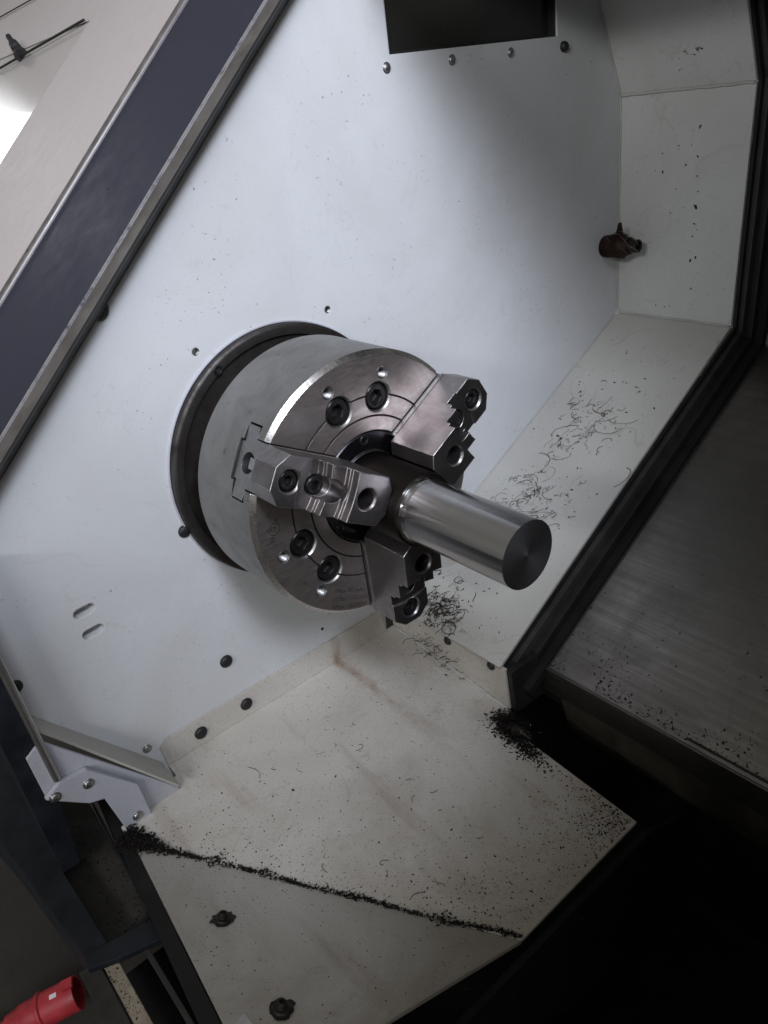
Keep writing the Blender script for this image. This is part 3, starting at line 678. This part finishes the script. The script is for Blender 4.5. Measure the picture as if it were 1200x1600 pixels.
for i in range(5200):
    t = random.random() ** 1.15; dens = .35 + .65 * noise.noise(Vector((t * 9, 3.1, 0))) ** 2 * 2
    if random.random() > dens + .15 + .5 * noise.noise(Vector((t * 26, 7.7, 0))) + .2 * (1 - t): continue
    wdt = .010 + .045 * max(0, noise.noise(Vector((t * 14, 0, 0))))
    d_ = random.gauss(.014 + .022 * noise.noise(Vector((t * 7, 1.5, 2))), wdt); p, nn = fold_pt(t, d_); chip(fold, p + nn * random.uniform(0, .012), nn, random.choice((.004, .005, .006, .008, .011)))
for i in range(2600):                       # heap at the left end of the fold
    t = abs(random.gauss(.02, .055)) - .035; d_ = random.gauss(.0, .055) * max(.25, 1 - t * 4); h = max(0, .05 * (1 - t * 6) - abs(d_) * .3)
    p, nn = fold_pt(t + .01, d_ * .9); chip(fold, p + nn * random.uniform(0, h + .01), nn, random.uniform(.006, .015))
o = fold.build('metal_chips', 'chip_dark', kind='stuff'); o['label'] = 'line of dark metal chips gathered along the fold of the chute'; o['category'] = 'chips'
scat = MB()
def inside_chute(x, y):
    return -.98 < x < 1.85 and y < .63 and y > B_.y + (x - B_.x) * AB.y / AB.x and not (x < -.55 and y < -1.72)
k = 0
while k < 5200:
    x = random.uniform(-.95, 1.84); y = random.uniform(-2.3, .62)
    if not inside_chute(x, y): continue
    df = (y - (B_.y + (x - B_.x) * AB.y / AB.x)); pr_ = .10 + .9 * math.exp(-df / .35) + (.55 if x > 1.3 else 0)
    if random.random() > pr_: continue
    k += 1; chip(scat, p1(x, y) + Vector((0, 0, .001)), n1, random.choice((.0014, .0017, .002, .0022, .0026, .003, .004, .0065)) * random.uniform(.7, 1.3))
for i in range(1300):
    x = random.uniform(-.55, 1.85); y0 = B_.y + (x - B_.x) * AB.y / AB.x; y = random.uniform(-2.55, y0); chip(scat, p2(x, y) + n2 * .001, n2, random.choice((.0016, .002, .0025, .003, .006)))
for i in range(420):                        # coarse chips near the right corner of the chute
    x = 1.85 - abs(random.gauss(0, .28)); y = .63 - abs(random.gauss(0, .22))
    if x > .75: chip(scat, p1(x, y) + Vector((0, 0, .002)), n1, random.uniform(.003, .010))
o = scat.build('scattered_chips', 'chip_dark', kind='stuff'); o['label'] = 'fine dark chips scattered over the chute plates'; o['category'] = 'chips'
pile = MB(); vs = []; fs = []
for i in range(15):                         # lumpy mound under the loose chips
    for j in range(25):
        a = 2 * math.pi * j / 25; r = i / 14; x = .66 + math.cos(a) * r * .14 * (1 + .5 * noise.noise(Vector((math.cos(a) * 2, 3, math.sin(a) * 2)))) + .08 * r * math.sin(a); y = .65 + math.sin(a) * r * .09 * (1 + .6 * noise.noise(Vector((math.cos(a) * 2, math.sin(a) * 2, 5))))
        y = min(y, .79); vs.append(p1(x, y) + Vector((0, 0, .07 * (1 - r * r) + .012 * noise.noise(Vector((x * 30, y * 30, 0))) - .004)))
for i in range(14):
    for j in range(25): k = (j + 1) % 25; fs.append((i * 25 + j, (i + 1) * 25 + j, (i + 1) * 25 + k, i * 25 + k))
pile.add(vs, fs)
for i in range(2800):                       # black heap where the gusset ends
    k = random.random(); x = random.gauss(.60, .09) if k < .65 else random.gauss(.80, .13); y = random.gauss(.67, .06) if k < .6 else random.gauss(.58, .05)
    if y > .80 or x < .42 and y > .7: continue
    h = max(0, .07 - .3 * math.hypot((x - .62) * .7, y - .66)); chip(pile, p1(x, y) + Vector((0, 0, random.uniform(0, h + .008))), n1, random.choice((.004, .006, .008, .011, .015)))
o = pile.build('chip_heap', 'chip_dark', kind='stuff'); o['label'] = 'black heap of chips beside the corner of the gusset'; o['category'] = 'chips'
cv = MB(); cn = Vector((0, -TAN, 1)).normalized()
for i in range(1100):
    x = random.uniform(.5, 2.6); y = 1.22 + abs(random.gauss(0, .11)) + (.0 if random.random() < .8 else random.uniform(0, .8))
    if noise.noise(Vector((x * 3, y * 3, 1))) < -.05: continue
    chip(cv, Vector(cov(x, y, .037 if x > 1.9 else .002)), cn, random.choice((.003, .004, .006, .010)))
for i in range(300):
    x = random.uniform(.42, .56); y = random.uniform(1.15, 1.9); chip(cv, Vector(cov(x, y, .004)), cn, random.choice((.004, .006, .010)))
o = cv.build('cover_chips', 'chip_dark', kind='stuff'); o['label'] = 'dark chips lying on the lower edge of the slideway cover'; o['category'] = 'chips'
br = MB()
for i in range(46):
    x = random.gauss(.66, .13); y = min(.78, random.gauss(.65, .06)); chip(br, p1(x, y) + Vector((0, 0, .05)), Vector((random.uniform(-.5, .5), random.uniform(-.5, .5), 1)).normalized(), random.choice((.003, .004, .006)))
for i in range(60):
    p, nn = fold_pt(random.random(), random.gauss(.01, .03)); chip(br, p + nn * .012, Vector((random.uniform(-.6, .6), random.uniform(-.6, .6), 1)).normalized(), random.choice((.002, .003, .004)))
for i in range(26): chip(br, Vector(cov(random.uniform(.9, 2.4), 1.25 + abs(random.gauss(0, .1)), .045)), cn, random.choice((.002, .003, .004)))
o = br.build('bright_chips', 'chip_bright', kind='stuff'); o['label'] = 'a few bright glinting chips among the dark ones'; o['category'] = 'chips'
tc_ = MB()
for i in range(420): chip(tc_, Vector((random.uniform(-1.4, .0), random.uniform(-2.72, -2.42), ZT - .139)), Vector((0, 0, 1)), random.choice((.003, .004, .006, .010)))
for i in range(160): chip(tc_, Vector((random.uniform(.1, 1.2), random.uniform(-2.855, -2.77), ZT - .029)), Vector((0, 0, 1)), random.choice((.003, .004, .006, .008)))
o = tc_.build('track_chips', 'chip_dark', kind='stuff'); o['label'] = 'dark chips lying in the door track channel'; o['category'] = 'chips'
# spots on the rear panel and lower slope
sp = MB(); sn = Vector((0, -.463, .886)); slope = lambda x, y: Vector((x, y, -(4.53 - y) * .524 + .002))
for z in (1.85, 1.42, 1.28, 1.14, .98, .86, .62, .34): chip(sp, Vector((-.22 + random.uniform(-.03, .03), 4.527, z)), Vector((0, -1, 0)), random.uniform(.012, .022))
for i in range(60): chip(sp, Vector((random.gauss(-.35, .25), 4.527, random.uniform(.1, 2.1))), Vector((0, -1, 0)), random.choice((.004, .005, .006, .012)))
for i in range(10): chip(sp, Vector((random.gauss(-.25, .12), 4.41, 2.44)) + Vector((0, -.411, .911)) * random.uniform(-.12, .12) + Vector((0, -.004, 0)), Vector((0, -.911, -.411)), random.uniform(.007, .020))
for i in range(260): chip(sp, slope(random.uniform(-1, .2), random.uniform(.9, 4.2)), sn, random.choice((.004, .005, .006, .008, .014)))
for i in range(150): 
    a = random.random() * 6.28; chip(sp, Vector((WX + .001, random.uniform(-1.6, 3.8), random.uniform(-1.7, 2.4))), Vector((1, 0, 0)), random.choice((.003, .004, .005)))
o = sp.build('panel_specks', 'chip_dark', kind='stuff'); o['label'] = 'dark specks stuck to the pale rear panels'; o['category'] = 'specks'
def curls(name, label, cx, cy, sx, sy, count, surf, nrm, rmin=.025, rmax=.11, thick=.0024, lift=.03, mat='swarf_light'):
    mb = MB(); e1 = nrm.orthogonal().normalized(); e2 = nrm.cross(e1)
    for i in range(count):
        c = surf(random.gauss(cx, sx), random.gauss(cy, sy)); r = rmin + (rmax - rmin) * random.random() ** 1.6; a = random.random() * 6.28; sweep = random.choice((1.2, 1.6, 2.0, 2.5, 3.0, 4.0, 9)) * random.uniform(.7, 1.2); pts = []; n = int(8 + sweep * 3.5)
        if sweep > 5: r *= .55
        drift = Vector((random.gauss(0, 1), random.gauss(0, 1))) * r * (.35 + sweep * .22); l = random.uniform(0, lift); k1 = random.uniform(.6, 1.5); e_ = random.uniform(.45, 1)
        for k in range(n):
            f_ = k / n; q = a + sweep * f_; rk = r * (1 + (k1 - 1) * f_ + .06 * math.sin(f_ * 7 + i))
            pts.append(c + (e1 * (math.cos(q) * rk + drift.x * f_) + e2 * (math.sin(q) * rk * e_ + drift.y * f_)) + nrm * (.004 + l * math.sin(f_ * 3.1) * (.6 + .4 * math.sin(f_ * 9 + i))))
        mb.tube(pts, thick * random.uniform(.5, 1.3), 4)
    for i in range(count // 3):
        chip(mb, surf(random.gauss(cx, sx), random.gauss(cy, sy)), nrm, random.uniform(.006, .016))
    o = mb.build(name, mat, kind='stuff'); o['label'] = label; o['category'] = 'swarf'
curls('swarf_curls', 'tangle of curly swarf high on the sloping rear panel', -.50, 3.10, .15, .24, 70, slope, sn)
curls('swarf_curls', 'tangle of curly swarf in the middle of the sloping rear panel', -.52, 2.18, .14, .18, 52, slope, sn)
curls('swarf_curls', 'loose swarf threads beyond the end of the bar', -.12, 2.0, .17, .40, 26, slope, sn)
curls('swarf_curls', 'dense bunch of curly swarf hanging by the lowest jaw', -.50, .98, .12, .11, 130, slope, sn, .015, .09, .0026, .06, 'swarf_dark')
curls('swarf_curls', 'loose swarf threads against the gusset below the sloping panel', -.42, .76, .16, .05, 60, lambda x, y: p1(x, y) + Vector((0, 0, random.uniform(0, .22))), n1, .02, .07, .0025, .03, 'swarf_dark')
curls('swarf_curls', 'thin swarf threads lying on the chute plate', .55, -.9, .7, .45, 34, p1, n1, .01, .05, .002, .004, 'swarf_dark')
